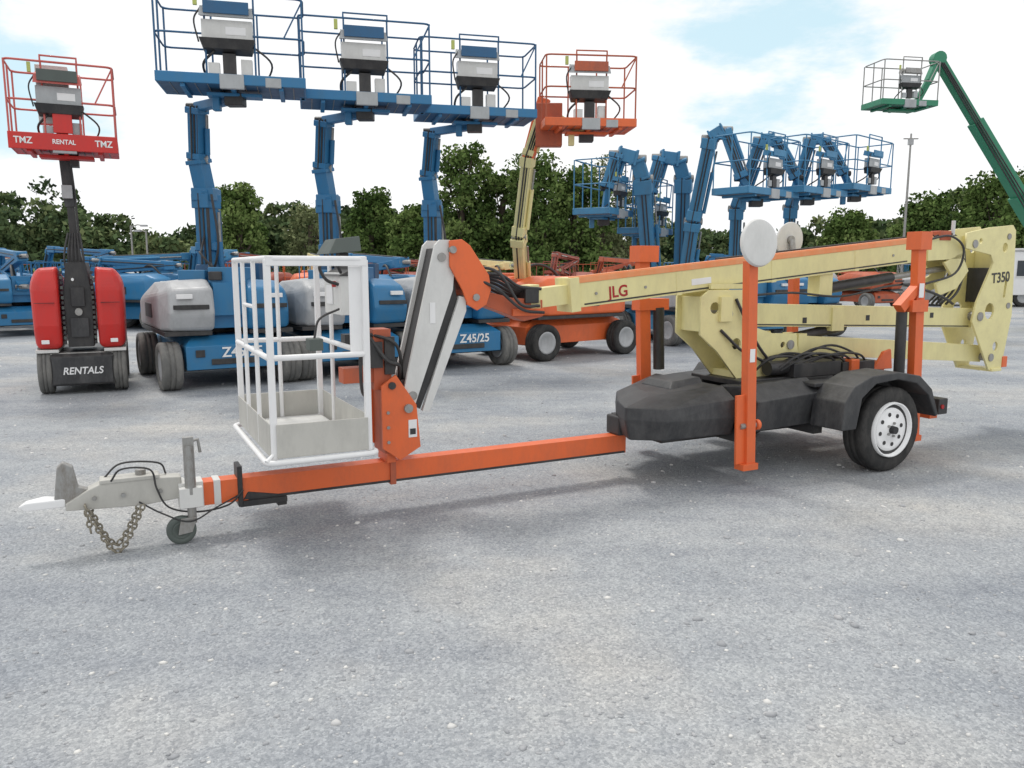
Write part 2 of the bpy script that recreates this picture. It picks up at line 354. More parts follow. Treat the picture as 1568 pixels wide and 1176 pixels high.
# --- lower boom
b=B()
b.beam((-1.15,0,1.27),(2.15,0,1.15),.16,.19,CREAM);
b.beam((-.5,0,1.00),(2.35,0,.78),.16,.17,CREAM)
b.bx(-.25,-.15,-.095,.095,.88,1.08,CREAM)
b.beam((-1.1,-.083,1.19),(2.1,-.083,1.07),.006,.01,BLACK)
b.cyl((-.9,0,.95),(.4,0,1.12),.045,BLACK,14)
b.bx(.15,.3,-.1,.1,1.09,1.3,CREAM)
for s_ in(-.2,.6,1.5): b.bx(s_,s_+.05,-.0835,-.081,1.17,1.22,BLACK)
def sh(p,d=.1): return [(x+d,z) for x,z in p]
PT=sh([(-1.5,1.42),(-1.42,1.47),(-.95,1.47),(-.92,1.35),(-1.0,1.18),(-.72,1.1),(-.45,1.09),(-.42,.92),(-.62,.86),(-.66,.74),(-1.1,.74),(-1.32,.98),(-1.5,1.12)])
plate('turntable_plate_near',PT,[circ(-1.26,1.33,.05),circ(-1.02,1.03,.05),circ(-.5,1.0,.03,10)],-.15,.016,CREAM,T)
plate('turntable_plate_far',PT,[circ(-1.26,1.33,.05),circ(-1.02,1.03,.05)],.15,.016,CREAM,T)
b.bx(-1.36,-1.32,-.14,.14,1.14,1.42,CREAM);b.bx(-1.0,-.6,-.14,.14,.745,.80,CREAM)
b.cyl((-1.12,-.175,1.28),(-1.12,.175,1.28),.04,STEEL);b.cyl((-.42,-.175,1.0),(-.42,.175,1.0),.04,STEEL)
b.bx(-1.22,-1.1,-.19,-.16,1.22,1.42,CREAM)
b.bx(-1.28,-.85,-.13,-.1,1.48,1.52,CREAM)
b.curve([(-1.05,-.17,1.4),(-.95,-.2,1.2),(-.8,-.19,1.0),(-.6,-.17,.82)],.013,BLACK)
b.curve([(-1.2,-.17,1.15),(-1.0,-.2,.98),(-.8,-.19,.9),(-.55,-.17,.8)],.013,BLACK)
b.done('lower_boom',T,.01,2)
b=B()
b.cyl((-.3,0,.62),(-.3,0,.74),.40,BLACK,32);b.bx(-1.1,.55,-.3,.3,.70,.745,BLACK)
b.bx(-.55,.0,-.35,-.15,.74,.86,BLACK);b.bx(.05,.45,-.33,-.1,.74,.84,BLACK);b.bx(.0,.5,.05,.33,.74,.95,BLACK)
b.cyl((-.75,-.24,.82),(-.35,-.24,.82),.06,BLACK,14);b.bx(.12,.22,-.36,-.28,.76,.86,ORANGE);b.bx(.5,.75,-.2,.2,.68,.80,ORANGE2)
for i in range(9):
    r1=random.uniform(-.3,.0)
    b.curve([(-.85+.05*i,r1,.80),(-.75+.09*i,r1-.08,.93+random.uniform(-.03,.05)),(-.45+.1*i,r1-.05,.90),(-.2+.09*i,r1,.80)],.012,BLACK)
b.prism([(.5,.74),(.62,.90),(.72,.92),(.75,.74)],-.28,-.25,ORANGE)
b.done('turntable',T,.006)
# --- covers
b=B()
b.hull([(-2.16,-.28,.36),(-2.06,.0,.36),(-1.84,.33,.37),(-1.95,-.48,.37),(-1.6,.5,.37),(-1.38,-.54,.38),(-1.38,.54,.38),
        (-2.20,-.28,.52),(-2.09,.0,.52),(-1.87,.33,.54),(-1.98,-.52,.52),(-1.38,-.58,.52),
        (-2.19,-.27,.61),(-2.08,.0,.62),(-1.86,.33,.63),(-1.97,-.50,.61),(-1.6,.5,.64),(-1.38,-.57,.66),(-1.38,.57,.66),
        (-1.9,-.2,.68),(-1.8,.2,.69),(-1.38,-.42,.745),(-1.38,.42,.745)],PLAS)
for sg in(-1,1):
    b.hull([(x,y*sg,z) for x,y,z in [(-1.18,.56,.38),(-.5,.56,.40),(-1.18,.60,.62),(-.5,.62,.66),(-1.18,.44,.73),(-.5,.44,.76),(-1.18,.15,.70),(-.5,.15,.70),(-1.18,.15,.4),(-.5,.15,.4)]],PLAS)
b.bx(-2.12,-2.0,-.09,.09,.35,.50,BLACK)
b.hull([(-1.72,-.2,.70),(-1.38,-.2,.73),(-1.72,.2,.70),(-1.38,.2,.73),(-1.66,-.15,.76),(-1.38,-.15,.78),(-1.66,.15,.76),(-1.38,.15,.78)],PLAS)
b.done('chassis_covers',T,.014,2,18)
b=B()
FO=[(-.62,.40),(-.60,.62),(-.50,.74),(-.30,.81),(.0,.825),(.26,.78),(.42,.66),(.52,.44),(.49,.42),(.38,.61),(.22,.72),(0,.765),(-.26,.745),(-.41,.64),(-.46,.40)]
for sg in(-1,1):
    ya,yb=(-.92,-.60) if sg<0 else(.60,.92)
    b.prism(FO,ya,yb,PLAS)
    yc=-.62 if sg<0 else .60
    b.prism(FO[:8]+[(.4,.44),(.2,.30),(-.2,.30),(-.46,.36)],yc,yc+.02,PLAS)
    b.bx(-.60,.3,min(sg*.45,sg*.62),max(sg*.45,sg*.62),.70,.735,PLAS)
b.done('fenders',T,.02,3,30)
b=B()
RIMW=mat('wheel_rim_white',(.92,.92,.92),.35,dirt=.04)
for sg in(-1,1):
    c=(0,sg*.78,.35)
    b.tyre(c,(0,1,0),.35,.21,RUB,BLACK)
    b.lathe([(.001,.020),(.07,.020),(.078,.012),(.15,.008),(.175,.012),(.185,-.02),(.20,-.02),(.212,.034),(.224,.036),(.228,.0),(.215,-.05)],(0,sg*(.78+.085),.35),(0,sg,0),RIMW,40)
    for k in range(8):
        a=2*math.pi*k/8+.2
        b.cyl((.125*math.cos(a),sg*.86,.35+.125*math.sin(a)),(.125*math.cos(a),sg*.878,.35+.125*math.sin(a)),.017,BLACK,14)  # black discs stand in for the dark inside the open rim holes
    for k in range(5):
        a=2*math.pi*k/5;b.cyl((.055*math.cos(a),sg*.87,.35+.055*math.sin(a)),(.055*math.cos(a),sg*.900,.35+.055*math.sin(a)),.011,STEEL,6)
    b.cyl((0,sg*.87,.35),(0,sg*.925,.35),.036,BLACK,16,.03)
b.done('wheels',T)
# --- outriggers
def outr(b,s_,l_,ztop,zbot,lean,padz,sg,w=.085):
    st=s_+lean
    b.beam((s_,l_,zbot),(st,l_,ztop),w,.07,ORANGE)
    b.beam((s_-.085,l_,zbot+.02),(s_-.085+lean*.3,l_,.70),.09,.02,ORANGE)
    b.cyl((s_-.1,l_,.46),(s_+.07,l_,.46),.025,STEEL,12);b.cyl((s_+.055,l_,.46),(s_+.085,l_,.46),.042,ORANGE,12)
    b.bx(s_-.09,s_+.06,l_-.05,l_+.05,zbot-.03,zbot+.02,ORANGE)
    b.bx(s_-.05,s_+.05,l_-.3 if sg>0 else l_+.04,l_-.04 if sg>0 else l_+.3,.38,.50,BLACK)
    if padz:
        b.cyl((st,l_+sg*.02,ztop-.02),(st,l_+sg*.045,padz),.03,STEEL)
        b.lathe([(.001,.012),(.13,.012),(.165,.008),(.175,-.012),(.17,-.02),(.001,-.012)],(st,l_+sg*.085,padz),(0,sg,.06),LGREY,36)
        b.cyl((st,l_+sg*.04,padz),(st,l_+sg*.08,padz),.04,STEEL)
b=B()
outr(b,-1.30,-.64,1.70,.15,-.06,1.83,-1)
outr(b,-1.33,.64,1.74,.15,-.07,0,1,.11)
b.bx(-1.48,-1.28,.56,.72,1.70,1.84,ORANGE)
outr(b,.62,-.62,1.88,.18,-.09,0,-1,.10)
outr(b,.45,.62,1.80,.18,-.05,1.92,1)
b.bx(.46,.60,-.69,-.55,1.80,1.95,ORANGE);b.bx(.42,.62,-.685,-.56,1.28,1.38,ORANGE)
b.prism([(.36,1.28),(.5,1.42),(.5,1.5),(.3,1.34)],-.66,-.58,ORANGE)
b.cyl((.42,-.6,.62),(.40,-.6,1.28),.045,BLACK,14);b.cyl((-1.22,.6,.75),(-1.24,.6,1.30),.05,BLACK,14)
b.bx(-1.46,-1.14,.58,.70,1.28,1.38,ORANGE)
b.bx(.50,.56,-.678,-.674,1.40,1.52,WHITE);b.bx(-1.36,-1.31,-.679,-.676,.95,1.05,WHITE)
b.done('outriggers',T,.006,2)
b=B()
b.bx(.9,1.02,-.66,-.44,.36,.50,BLACK);b.bx(.90,1.02,.44,.66,.36,.50,BLACK);b.bx(1.02,1.03,-.63,-.47,.40,.47,LENS)
b.bx(.7,.9,-.56,-.50,.40,.46,BLACK);b.cyl((.94,-.67,.43),(.94,-.66,.43),.02,LENS)
b.done('tail_lights',T,.006)
text('JLG',(-2.15,-.092,up(-2.15)-.03),(R(90),R(-5.3),0),.12,LENS,T)

# ================================================================== OTHER LIFTS
def rotz(a,c=(0,0,0)): return Matrix.Translation(c)@Matrix.Rotation(a,4,'Z')
def platform(par,c,yaw,base,rail,w=1.83,d=.80,h=1.1,tr=.014,console=1.):
    M=rotz(yaw,c);b=B(M)
    b.bx(-w/2,w/2,-d/2,d/2,0,.035,BLUED if base is BLUE else base)
    for y in(-d/2,d/2): b.beam((-w/2-.012,y,.06),(w/2+.012,y,.06),.03,.13,base)
    for x in(-w/2,w/2): b.beam((x,-d/2+.016,.06),(x,d/2-.016,.06),.024,.13,base)
    for x in(-w/3,0,w/3): b.bx(x-.03,x+.03,-d/2+.03,d/2-.03,-.05,0,base)
    for k in range(1,12):
        x=-w/2+w*k/12;b.bx(x-.006,x+.006,-d/2+.02,d/2-.02,-.012,-.0005,STEEL)
    b.bx(-.35,.35,-.12,.12,-.09,-.05,base)
    b.bx(-.15,.15,-d/2-.03,-d/2+.03,-.06,.12,CONS);b.bx(w/2-.5,w/2-.3,-d/2-.02,-d/2+.02,-.02,.10,CONS)
    b.done('platform_deck',par,.006)
    b=B(M)
    for z in(h,h*.55): b.tube(rr(-w/2,w/2,-d/2,d/2,z,.09),tr,rail,6,True)
    for x in(-w/2,-w/6,w/6,w/2):
        for y in(-d/2,d/2):
            xx=x*.985;b.tube([(xx,y*.99,.1),(xx,y*.99,h)],tr,rail,6)
    b.tube([(-w/2,0,.1),(-w/2,0,h)],tr,rail,6)
    b.tube([(-w/6,-d/2,h),(-w/6,-d/2-.0,h+.07),(w/6,-d/2,h+.07),(w/6,-d/2,h)],tr,rail,6)
    b.tube([(w/2,-d/2*.9,h),(w/2-.25,-d/2,h*.55)],tr*.8,rail,6)
    b.done('platform_rails',par)
    small=console<1
    k=console;LG=CONS if small else LGREY
    b=B(M@Matrix.Translation((0,-d/2*(1-k),h*.3*(1-k)))@Matrix.Scale(k,4))
    b.bx(-.34,.28,-d/2-.02,-d/2+.12,.55,.78,LG)
    b.hull([(-.36,-d/2-.1,.80),(.30,-d/2-.1,.80),(-.36,-d/2+.16,.86),(.30,-d/2+.16,.86),(-.34,-d/2-.08,.92),(.28,-d/2-.08,.92),(-.34,-d/2+.14,.99),(.28,-d/2+.14,.99)],rail if small else CONS)
    b.hull([(-.32,-d/2-.06,.42),(.26,-d/2-.06,.42),(-.32,-d/2+.12,.38),(.26,-d/2+.12,.38),(-.37,-d/2-.1,.54),(.31,-d/2-.1,.54),(-.37,-d/2+.12,.54),(.31,-d/2+.12,.54)],BLACK)
    b.bx(-.30,.25,-d/2-.125,-d/2-.10,.83,.98,rail if base is not RED else DG)
    b.bx(-.10,.06,-d/2,-d/2+.1,.1,.38,BLACK);b.bx(-.43,-.38,-d/2,-d/2+.04,.95,1.08,YEL);b.bx(.12,.26,-d/2+.02,-d/2+.12,.12,.32,LG)
    b.bx(-.28,-.14,-d/2,-d/2+.08,.12,.26,LG);b.bx(-.05,.2,-d/2-.025,-d/2-.02,.6,.7,WHITE)
    b.curve([(-.2,-d/2,.4),(-.35,-d/2+.1,.25),(-.3,0,.1),(-.1,.1,-.05)],.018,BLACK)
    b.curve([(.25,-d/2,.5),(.5,-d/2+.1,.3),(.4,0,.1)],.014,BLACK)
    b.curve([(-.34,-d/2-.05,.9),(-.42,-d/2-.05,.75),(-.38,-d/2,.5)],.012,BLACK)
    b.done('platform_console',par,.01)
def chassis(par,M,body,cowlL,cowlR,tyre,ty=.33,hw=.80,wb=1.0,w=.27):
    b=B(M)
    b.hull([(x,y,z) for x in(-.62,.62) for y in(-1.25,1.25) for z in(.28,.60)]+[(x,y,.72) for x in(-.5,.5) for y in(-1.0,1.0)],body)
    for y in(-wb,wb): b.bx(-hw,hw,y-.09,y+.09,ty-.08,ty+.08,BLACK)
    b.cyl((0,0,.7),(0,0,.82),.45,BLACK,24)
    b.bx(-.3,.3,-1.27,-1.255,.34,.42,BLACK);b.bx(-.5,-.38,-1.27,-1.255,.45,.55,BLACK)
    b.done('chassis',par,.04,2)
    b=B(M)
    for x in(-hw,hw):
        for y in(-wb,wb): b.tyre((x,y,ty),(1,0,0),ty,w,tyre,COVG,0)
    b.done('tyres',par)
    b=B(M)
    for sg,m in((-1,cowlL),(1,cowlR)):
        x0,x1=(.22,.88)
        b.hull([(sg*x,y,z) for x,y,z in [(x0,-1.2,.8),(x1-.1,-1.15,.8),(x1,-.9,.8),(x1,.9,.8),(x1-.1,1.1,.8),(x0,1.1,.8),(x0,-1.3,1.05),(x1-.1,-1.25,1.05),(x1,-.9,1.05),
            (x0,-1.22,1.38),(x1-.12,-1.15,1.36),(x1,-.85,1.3),(x1,.9,1.2),(x1-.1,1.1,1.15),(x0,1.1,1.2),(x0,-.9,1.50),(x1-.15,-.85,1.47),(x0,.2,1.5),(x1-.12,.2,1.45)]],m)
    b.done('turret_cowls',par,.06,3,20)
    b=B(M)
    b.bx(-.215,.215,-1.0,1.0,.82,1.0,body);b.bx(-.2,.2,-1.1,-.6,1.0,1.45,body)
    for sg in(-1,1):
        b.bx(min(sg*.25,sg*.86),max(sg*.25,sg*.86),-1.16,1.0,.74,.80,BLACK)
        b.bx(min(sg*.3,sg*.75),max(sg*.3,sg*.75),-1.30,-1.26,1.10,1.16,BLACK)
        b.bx(min(sg*.879,sg*.886),max(sg*.879,sg*.886),-.3,.3,.95,1.15,BLACK);b.bx(min(sg*.5,sg*.7),max(sg*.5,sg*.7),-1.27,-1.225,1.24,1.30,WHITE)
    b.curve([(-.15,-.9,1.4),(-.1,-.5,1.7),(0,-.1,1.6),(.1,.2,1.2)],.03,BLACK)
    b.done('turret_centre',par,.01)
def arm(par,pts,m,w=.2,w2=.16,hose=True,name='boom'):
    b=B()
    P=[Vector(p) for p in pts]
    for i in range(len(P)-1):
        a,c=P[i],P[i+1];ww=w+(w2-w)*i/max(1,len(P)-2)
        b.beam(a,c,ww,ww*1.1,m,up=(.3,1,0))
        d=(c-a);b.beam(a+d*.02,a+d*.14,ww*1.25,ww*1.35,m,up=(.3,1,0));b.beam(c-d*.12,c-d*.0,ww*1.25,ww*1.35,m,up=(.3,1,0))
        x,y=b.ringframe(d)
        b.cyl(a-Vector((ww*.75,0,0)),a+Vector((ww*.75,0,0)),ww*.32,STEEL,10)
        if hose and d.length>.6:
            off=Vector((0,-ww*.62,0)) if abs(d.normalized().y)<.8 else Vector((0,0,ww*.62))
            for k in(-.25,0,.25):
                b.tube([a+off+Vector((ww*k,0,0)),c+off+Vector((ww*k,0,0))],.016,BLACK,5)
            off2=Vector((ww*.75,0,0))
            b.cyl(a+off2+d*.1,a+off2+d*.6,.04,m,8);b.cyl(a+off2+d*.6,a+off2+d*.85,.022,STEEL,8)
    b.done(name,par,.01)
def blift(base,yaw,path,pc,pyaw,body=BLUE,cl=COVG,cr=BLUE,tyre=RUBG,w=.2,deck=None,rail=None,pw=1.83,armmat=None,lab=None,con=1.):
    e=empty('articulating_boom_lift',(base[0],base[1],0))
    chassis(e,rotz(yaw),body,cl,cr,tyre)
    L=[(x-base[0],y-base[1],z) for x,y,z in path];p=(pc[0]-base[0],pc[1]-base[1],pc[2])
    arm(e,L,armmat or body,w,w*.8)
    b=B()
    q=Vector(L[-1]);pp=Vector(p)
    b.beam(q,(pp.x,pp.y,pp.z-.10),.12,.12,armmat or body);b.bx(pp.x-.12,pp.x+.12,pp.y-.1,pp.y+.1,pp.z-.2,pp.z-.04,BLACK)
    b.cyl(q-Vector((.14,0,0)),q+Vector((.14,0,0)),.06,BLACK)
    b.bx(pp.x-.3,pp.x-.2,pp.y-.05,pp.y+.05,pp.z-.26,pp.z-.03,armmat or body)
    b.done('platform_rotator',e,.01)
    platform(e,p,pyaw,deck or body,rail or body,w=pw,console=con)
    if lab:
        M=rotz(yaw)@Matrix.Translation((0.12,-1.262,.50))
        o=text(lab,M.translation,(R(90),0,yaw),.19,WHITE,e)
    return e
YB=R(32)
for i in range(3):
    cx,cy=-4.5+1.56*i,12.0+1.04*i
    path=[(cx,cy,1.0),(cx+.0,cy-.02,2.72),(cx-.05,cy-.1,3.2),(cx+.04,cy-.28,3.90)]
    e=blift((cx,cy),YB,path,(cx+.78,cy-.85,4.0),R(14),lab='Z45/25',rail=BRAIL,w=.23)
    # riser links
    b=B()
    for dx in(-.13,.13): b.beam((dx,.14,1.0),(dx*.9,.12,2.5),.05,.12,BLUED)
    b.bx(-.15,.15,-.15,.17,1.9,2.02,BLUE);b.bx(-.16,.16,-.17,.17,2.62,2.80,BLUE)
    b.hull([(-.2,-.5,1.0),(.25,-.5,1.0),(-.2,.5,1.0),(.25,.5,1.0),(-.13,-.2,1.7),(.15,-.2,1.7),(-.13,.2,1.7),(.15,.2,1.7)],BLUED)
    b.bx(-.18,.2,-.75,-.35,1.0,1.62,BLUE);b.curve([(.1,-.2,1.5),(.25,-.3,2.0),(.15,-.2,2.7)],.02,BLACK)
    b.bx(.06,.09,-.18,-.14,1.1,2.6,BLACK)
    b.bx(.3,.75,-.9,-.3,1.44,1.66,BLUE);b.bx(.35,.7,.1,.5,1.4,1.72,BLUED);b.curve([(.3,-.6,1.6),(.1,-.6,1.85),(0,-.3,1.9),(0,-.1,2.2)],.018,BLACK)
    b.bx(.32,.5,-.95,-.9,1.48,1.6,BLACK)
    b.done('riser_links',e,.015)
# orange lift
e=blift((.85,15.4),R(-52),[(.2,15.3,1.1),(.12,14.6,2.2),(.28,14.2,3.55),(.55,14.1,4.35)],(1.25,13.9,3.95),R(6),body=ORANGE,cl=ORANGE,cr=ORANGE,tyre=RUB,deck=ORANGE,rail=ORANGE2,pw=1.5,armmat=CREAM)
b=B();b.beam((-.6,-1.2,3.4),(-.3,-1.3,4.5),.14,.2,ORANGE);b.bx(-.45,.0,-1.45,-1.2,3.7,4.4,ORANGE2);b.done('jib_links',e,.01)
# right blue group
blift((3.7,18.2),R(25),[(3.7,17.3,1.2),(3.75,16.8,2.6),(3.95,16.4,4.2),(4.2,16.3,4.35),(4.55,16.2,3.4)],(4.85,16.2,3.05),R(42),body=BLUE2,w=.26,con=.8)
blift((5.1,19.0),R(25),[(4.85,17.6,1.0),(4.8,17.4,2.9),(5.2,17.2,4.3),(5.45,17.1,4.3),(5.9,17,3.5)],(6.2,17.1,3.15),R(42),body=BLUE2,cl=BLUE,w=.24,con=.8)
blift((6.7,20.0),R(25),[(6.35,18.6,1),(6.3,18.4,3.0),(6.6,18.2,4.45),(6.85,18.1,4.45),(7.3,18,3.7)],(7.6,18.1,3.3),R(42),body=BLUE2,cl=BLUE,w=.24,con=.8)
blift((2.9,20.5),R(15),[(3.1,17.9,1.2),(2.75,17.2,3.5),(2.6,17.1,3.9),(2.2,17.1,4.0),(2.0,17.1,3.3)],(1.95,17.3,2.75),R(60),body=BLUE2,cl=BLUE,w=.3,pw=1.3,con=.7)
blift((5.2,21.8),R(15),[(3.9,18.6,1.2),(3.8,18.1,3.6),(3.65,18,4.0),(3.25,18,4.05),(3.05,18,3.3)],(3.0,18.2,2.4),R(60),body=BLUE2,cl=BLUE,w=.3,pw=1.3,con=.7)
# green telescopic lift
e=empty('telescopic_boom_lift',(15.2,20.6,0))
chassis(e,rotz(R(70)),GREEN,GREEN,GREEN,RUB,ty=.48,hw=1.0)
b=B()
P0=Vector((-.6,0,.9));P1=Vector((-5.0,-.6,6.6));d=P1-P0
b.beam(P0,P0+d*.45,.34,.40,GREEN);b.beam(P0+d*.42,P0+d*.75,.26,.30,GREEN);b.beam(P0+d*.72,P1,.18,.22,GREEN)
for k in range(3): b.tube([P0+d*.05+Vector((-.12*k,-.25,0)),P0+d*.98+Vector((-.04*k,-.14,0))],.02,BLACK,5)
b.cyl(P1+Vector((0,.12,0)),P1-Vector((0,.12,0)),.16,GREEN,14)
b.beam(P1,P1+Vector((-.25,-.1,-.55)),.14,.16,GREEN);b.beam(P1+Vector((-.25,-.1,-.55)),P1+Vector((-.5,-.1,-1.05)),.12,.14,GREEN)
b.done('boom',e,.01)
platform(e,(-5.9,-.7,5.45),R(10),GREEN,STEEL,w=1.45,h=1.0,console=.75)
# red lift
e=empty('articulating_boom_lift',(-5.86,10.86,0),R(25));e.scale=(.88,1,1)
b=B()
b.hull([(x,y,z) for x in(-.42,.42) for y in(-.5,1.6) for z in(.12,.50)]+[(x,-.42,.56) for x in(-.38,.38)],BLACK)
b.bx(-.40,.40,-.52,-.50,.14,.50,PLAS)
for z in(.52,): b.bx(-.42,.42,-.45,-.40,z,z+.03,STEEL)
b.done('chassis',e,.02,2)
b=B()
for x in(-.5,.5):
    for y in(-.22,1.4): b.tyre((x,y,.32),(1,0,0),.32,.19,RUBG,RUBG,0)
b.done('tyres',e)
b=B()
for sg in(-1,1):
    b.hull([(sg*x,y,z) for x,y,z in [(.24,-.5,.60),(.58,-.45,.60),(.60,-.2,.60),(.60,.9,.6),(.24,.9,.6),(.24,-.56,.9),(.60,-.5,.9),(.24,-.55,1.45),(.61,-.48,1.45),(.24,-.42,1.68),(.50,-.38,1.66),(.62,-.2,1.5),(.62,.7,1.4),(.24,.8,1.5)]],RED)
b.done('counterweight_cowls',e,.10,4,20)
b=B()
for sg in(-1,1):
    b.bx(min(sg*.3,sg*.6),max(sg*.3,sg*.6),-.48,.6,.555,.595,LGREY);b.bx(min(sg*.4,sg*.5),max(sg*.4,sg*.5),-.575,-.55,.68,.73,WHITE)
    b.bx(min(sg*.3,sg*.56),max(sg*.3,sg*.56),-.567,-.545,1.20,1.207,BLACK)
b.prism([(-.17,.62),(.17,.62),(.19,1.3),(.13,1.72),(-.13,1.72),(-.19,1.3)],-.42,.5,BLACK)
for sx_ in(-.2,.2):
    for k in range(15): b.bx(sx_-.018,sx_+.018,-.47,-.43,.66+k*.065,.70+k*.065,DG if k%2 else BLACK)
b.bx(-.12,.12,-.46,-.43,.75,1.0,PLAS);b.bx(-.09,.09,-.46,-.43,1.15,1.4,BLACK);b.cyl((0,-.47,1.08),(0,-.42,1.08),.05,STEEL)
b.cyl((-.05,-.47,1.5),(-.05,-.43,1.5),.02,WHITE,8)
for k in range(6): b.curve([(-.12+.045*k,-.3,1.5),(-.14+.05*k,-.35,1.8),(-.08+.03*k,-.2,2.1)],.016,BLACK)
b.hull([(-.13,-.2,1.6),(.12,-.2,1.6),(-.13,.2,1.6),(.12,.2,1.6),(-.08,-.1,2.0),(.02,-.1,2.0),(-.08,.1,2.0),(.02,.1,2.0)],BLACK)
b.beam((-.0,0,1.6),(-.03,-.05,2.6),.10,.14,BLACK);b.beam((-.03,-.05,2.45),(-.06,-.1,3.2),.14,.16,PLAS)
b.bx(-.12,.02,-.2,0,2.55,2.72,COVG);b.tube([(.06,-.1,1.9),(.05,-.15,2.6),(.02,-.2,3.1)],.016,BLACK,6)
b.bx(.03,.14,-.3,-.1,2.95,3.12,BLACK)
b.done('boom_mast',e,.008)
platform(e,(.0,-.3,3.12),R(0),RED,PINK,w=1.34,d=.76,h=1.02,console=.9)
b=B(rotz(0,(.0,-.3,3.12)));b.bx(-.68,.68,-.42,-.397,-.03,.17,RED);b.bx(-.3,.1,-.3,-.15,.3,1.0,LGREY);b.bx(-.12,.12,-.42,-.38,.18,.5,RED);b.done('platform_skirt',e,.005)
text('RENTALS',(0,-.525,.31),(R(90),0,0),.13,WHITE,e,shear=.2)
for x in(-.5,.5): text('TMZ',(x,-.3-.424,3.19),(R(90),0,0),.11,WHITE,e)
text('RENTAL',(0,-.724,3.19),(R(90),0,0),.08,WHITE,e)
# stowed lifts in the far rows
def stowed(x,y,yaw,body,arm_m=None,up_=0.):
    c=Matrix.Rotation(yaw,3,'Z')
    def g(px,py,pz): v=c@Vector((px,py,0));return(x+v.x,y+v.y,pz)
    blift((x,y),yaw,[g(0,-1.2,1.2),g(0,1.5,1.55),g(.05,-1.2,1.8+up_),g(.0,1.9,1.95+up_),g(0,2.4,1.2)],g(0,2.7,.7),yaw,body=body,cl=body if body is not BLUE2 else COVG,cr=body,armmat=arm_m,w=.19,con=.8)
for x,y,a,m in[(-12.6,20.3,40,BLUE),(-11.0,23.5,-30,BLUE2),(-13.2,25,60,BLUE),(-10.3,22.2,75,BLUE),(-8.6,23.5,40,BLUE2),(-12.8,29,10,BLUE2),(-17,27,20,BLUE),(-15.6,23,15,BLUE),(-15.2,32,60,BLUE2),(-10.8,31,0,BLUE),
               (-6.8,28,20,ORANGE),(-9.4,30,165,REDO),(-4.2,31,150,REDO),(-2.4,28,15,ORANGE2),(-.6,25,30,ORANGE),(-3.2,19.6,35,BLUE),(2.2,31,160,REDO),(4.5,33,20,ORANGE2),
               (8.9,29,20,ORANGE2),(11.5,31,150,COVG),(14.5,33,20,ORANGE2),(7.8,24,90,BLUE),(-22,35,30,REDO),(18.5,36,150,COVG),(24,42,70,BLUE),(12.6,38,20,REDO)]:
    stowed(x,y,R(a),m,CREAM if m is ORANGE and random.random()<.3 else None,random.uniform(-.1,.3))

# white office trailer at right edge
e=empty('office_trailer',(22.9,35,0),R(-8))
b=B();b.bx(-3.4,3.4,-1.2,1.2,.5,2.35,WHITE);b.bx(-3.5,3.5,-1.3,1.3,2.36,2.46,LGREY);b.done('body',e,.03,2)
b=B()
for x in(-2.9,-2.0,-1.1,.6,1.5,2.4): b.bx(x-.3,x+.3,-1.225,-1.203,1.3,1.95,GLASS);b.bx(x-.34,x+.34,-1.235,-1.226,1.24,1.30,LGREY)
b.bx(-.5,.2,-1.225,-1.203,.6,2.1,COVG);b.done('windows_and_door',e)
b=B();b.tyre((-1,-1.0,.4),(0,1,0),.4,.2,RUB,COVG);b.tyre((1,-1.0,.4),(0,1,0),.4,.2,RUB,COVG);b.bx(-3.3,3.3,-.9,.9,.3,.49,BLACK);b.done('wheels',e)
# poles
def lamp(x,y,h,arm_=.8):
    e=empty('street_lamp',(x,y,0));b=B();b.cyl((0,0,0),(0,0,h),.09,STEEL,8,.06);b.tube([(0,0,h-.1),(arm_*.6,0,h+.05),(arm_,0,h)],.04,STEEL,6);b.bx(arm_-.1,arm_+.35,-.12,.12,h-.08,h+.04,COVG);b.done('pole_and_head',e)
lamp(-26.8,57,4.6);lamp(-25.3,56,4.2,-.7)
e=empty('utility_pole',(21.8,45,0));b=B();b.cyl((0,0,0),(0,0,8.9),.09,STEEL,8,.05);b.bx(-.12,.12,-.1,.1,8.3,8.6,COVG);b.bx(-.4,.4,-.03,.03,8.6,8.66,STEEL);b.done('pole',e)

# ================================================================== TREES
def leafmat(name,dark,mid,light):
    m=bpy.data.materials.new(name);m.use_nodes=True;nt=m.node_tree;n=nt.nodes;l=nt.links
    n.remove(n['Principled BSDF']);p=n.new('ShaderNodeBsdfDiffuse')
    a=n.new('ShaderNodeAttribute');a.attribute_name='lv'
    cr=n.new('ShaderNodeValToRGB');e=cr.color_ramp.elements;e[0].color=(*dark,1);e[1].color=(*light,1);k=cr.color_ramp.elements.new(.5);k.color=(*mid,1)
    l.new(a.outputs['Fac'],cr.inputs['Fac']);l.new(cr.outputs['Color'],p.inputs['Color'])
    l.new(p.outputs[0],n['Material Output'].inputs['Surface']);return m
LEAF=leafmat('foliage',(.045,.08,.024),(.11,.17,.05),(.20,.26,.09))
LEAF2=leafmat('foliage_light',(.10,.12,.06),(.20,.23,.11),(.30,.32,.18))
LEAF3=leafmat('foliage_far',(.045,.07,.038),(.10,.145,.065),(.21,.24,.11))
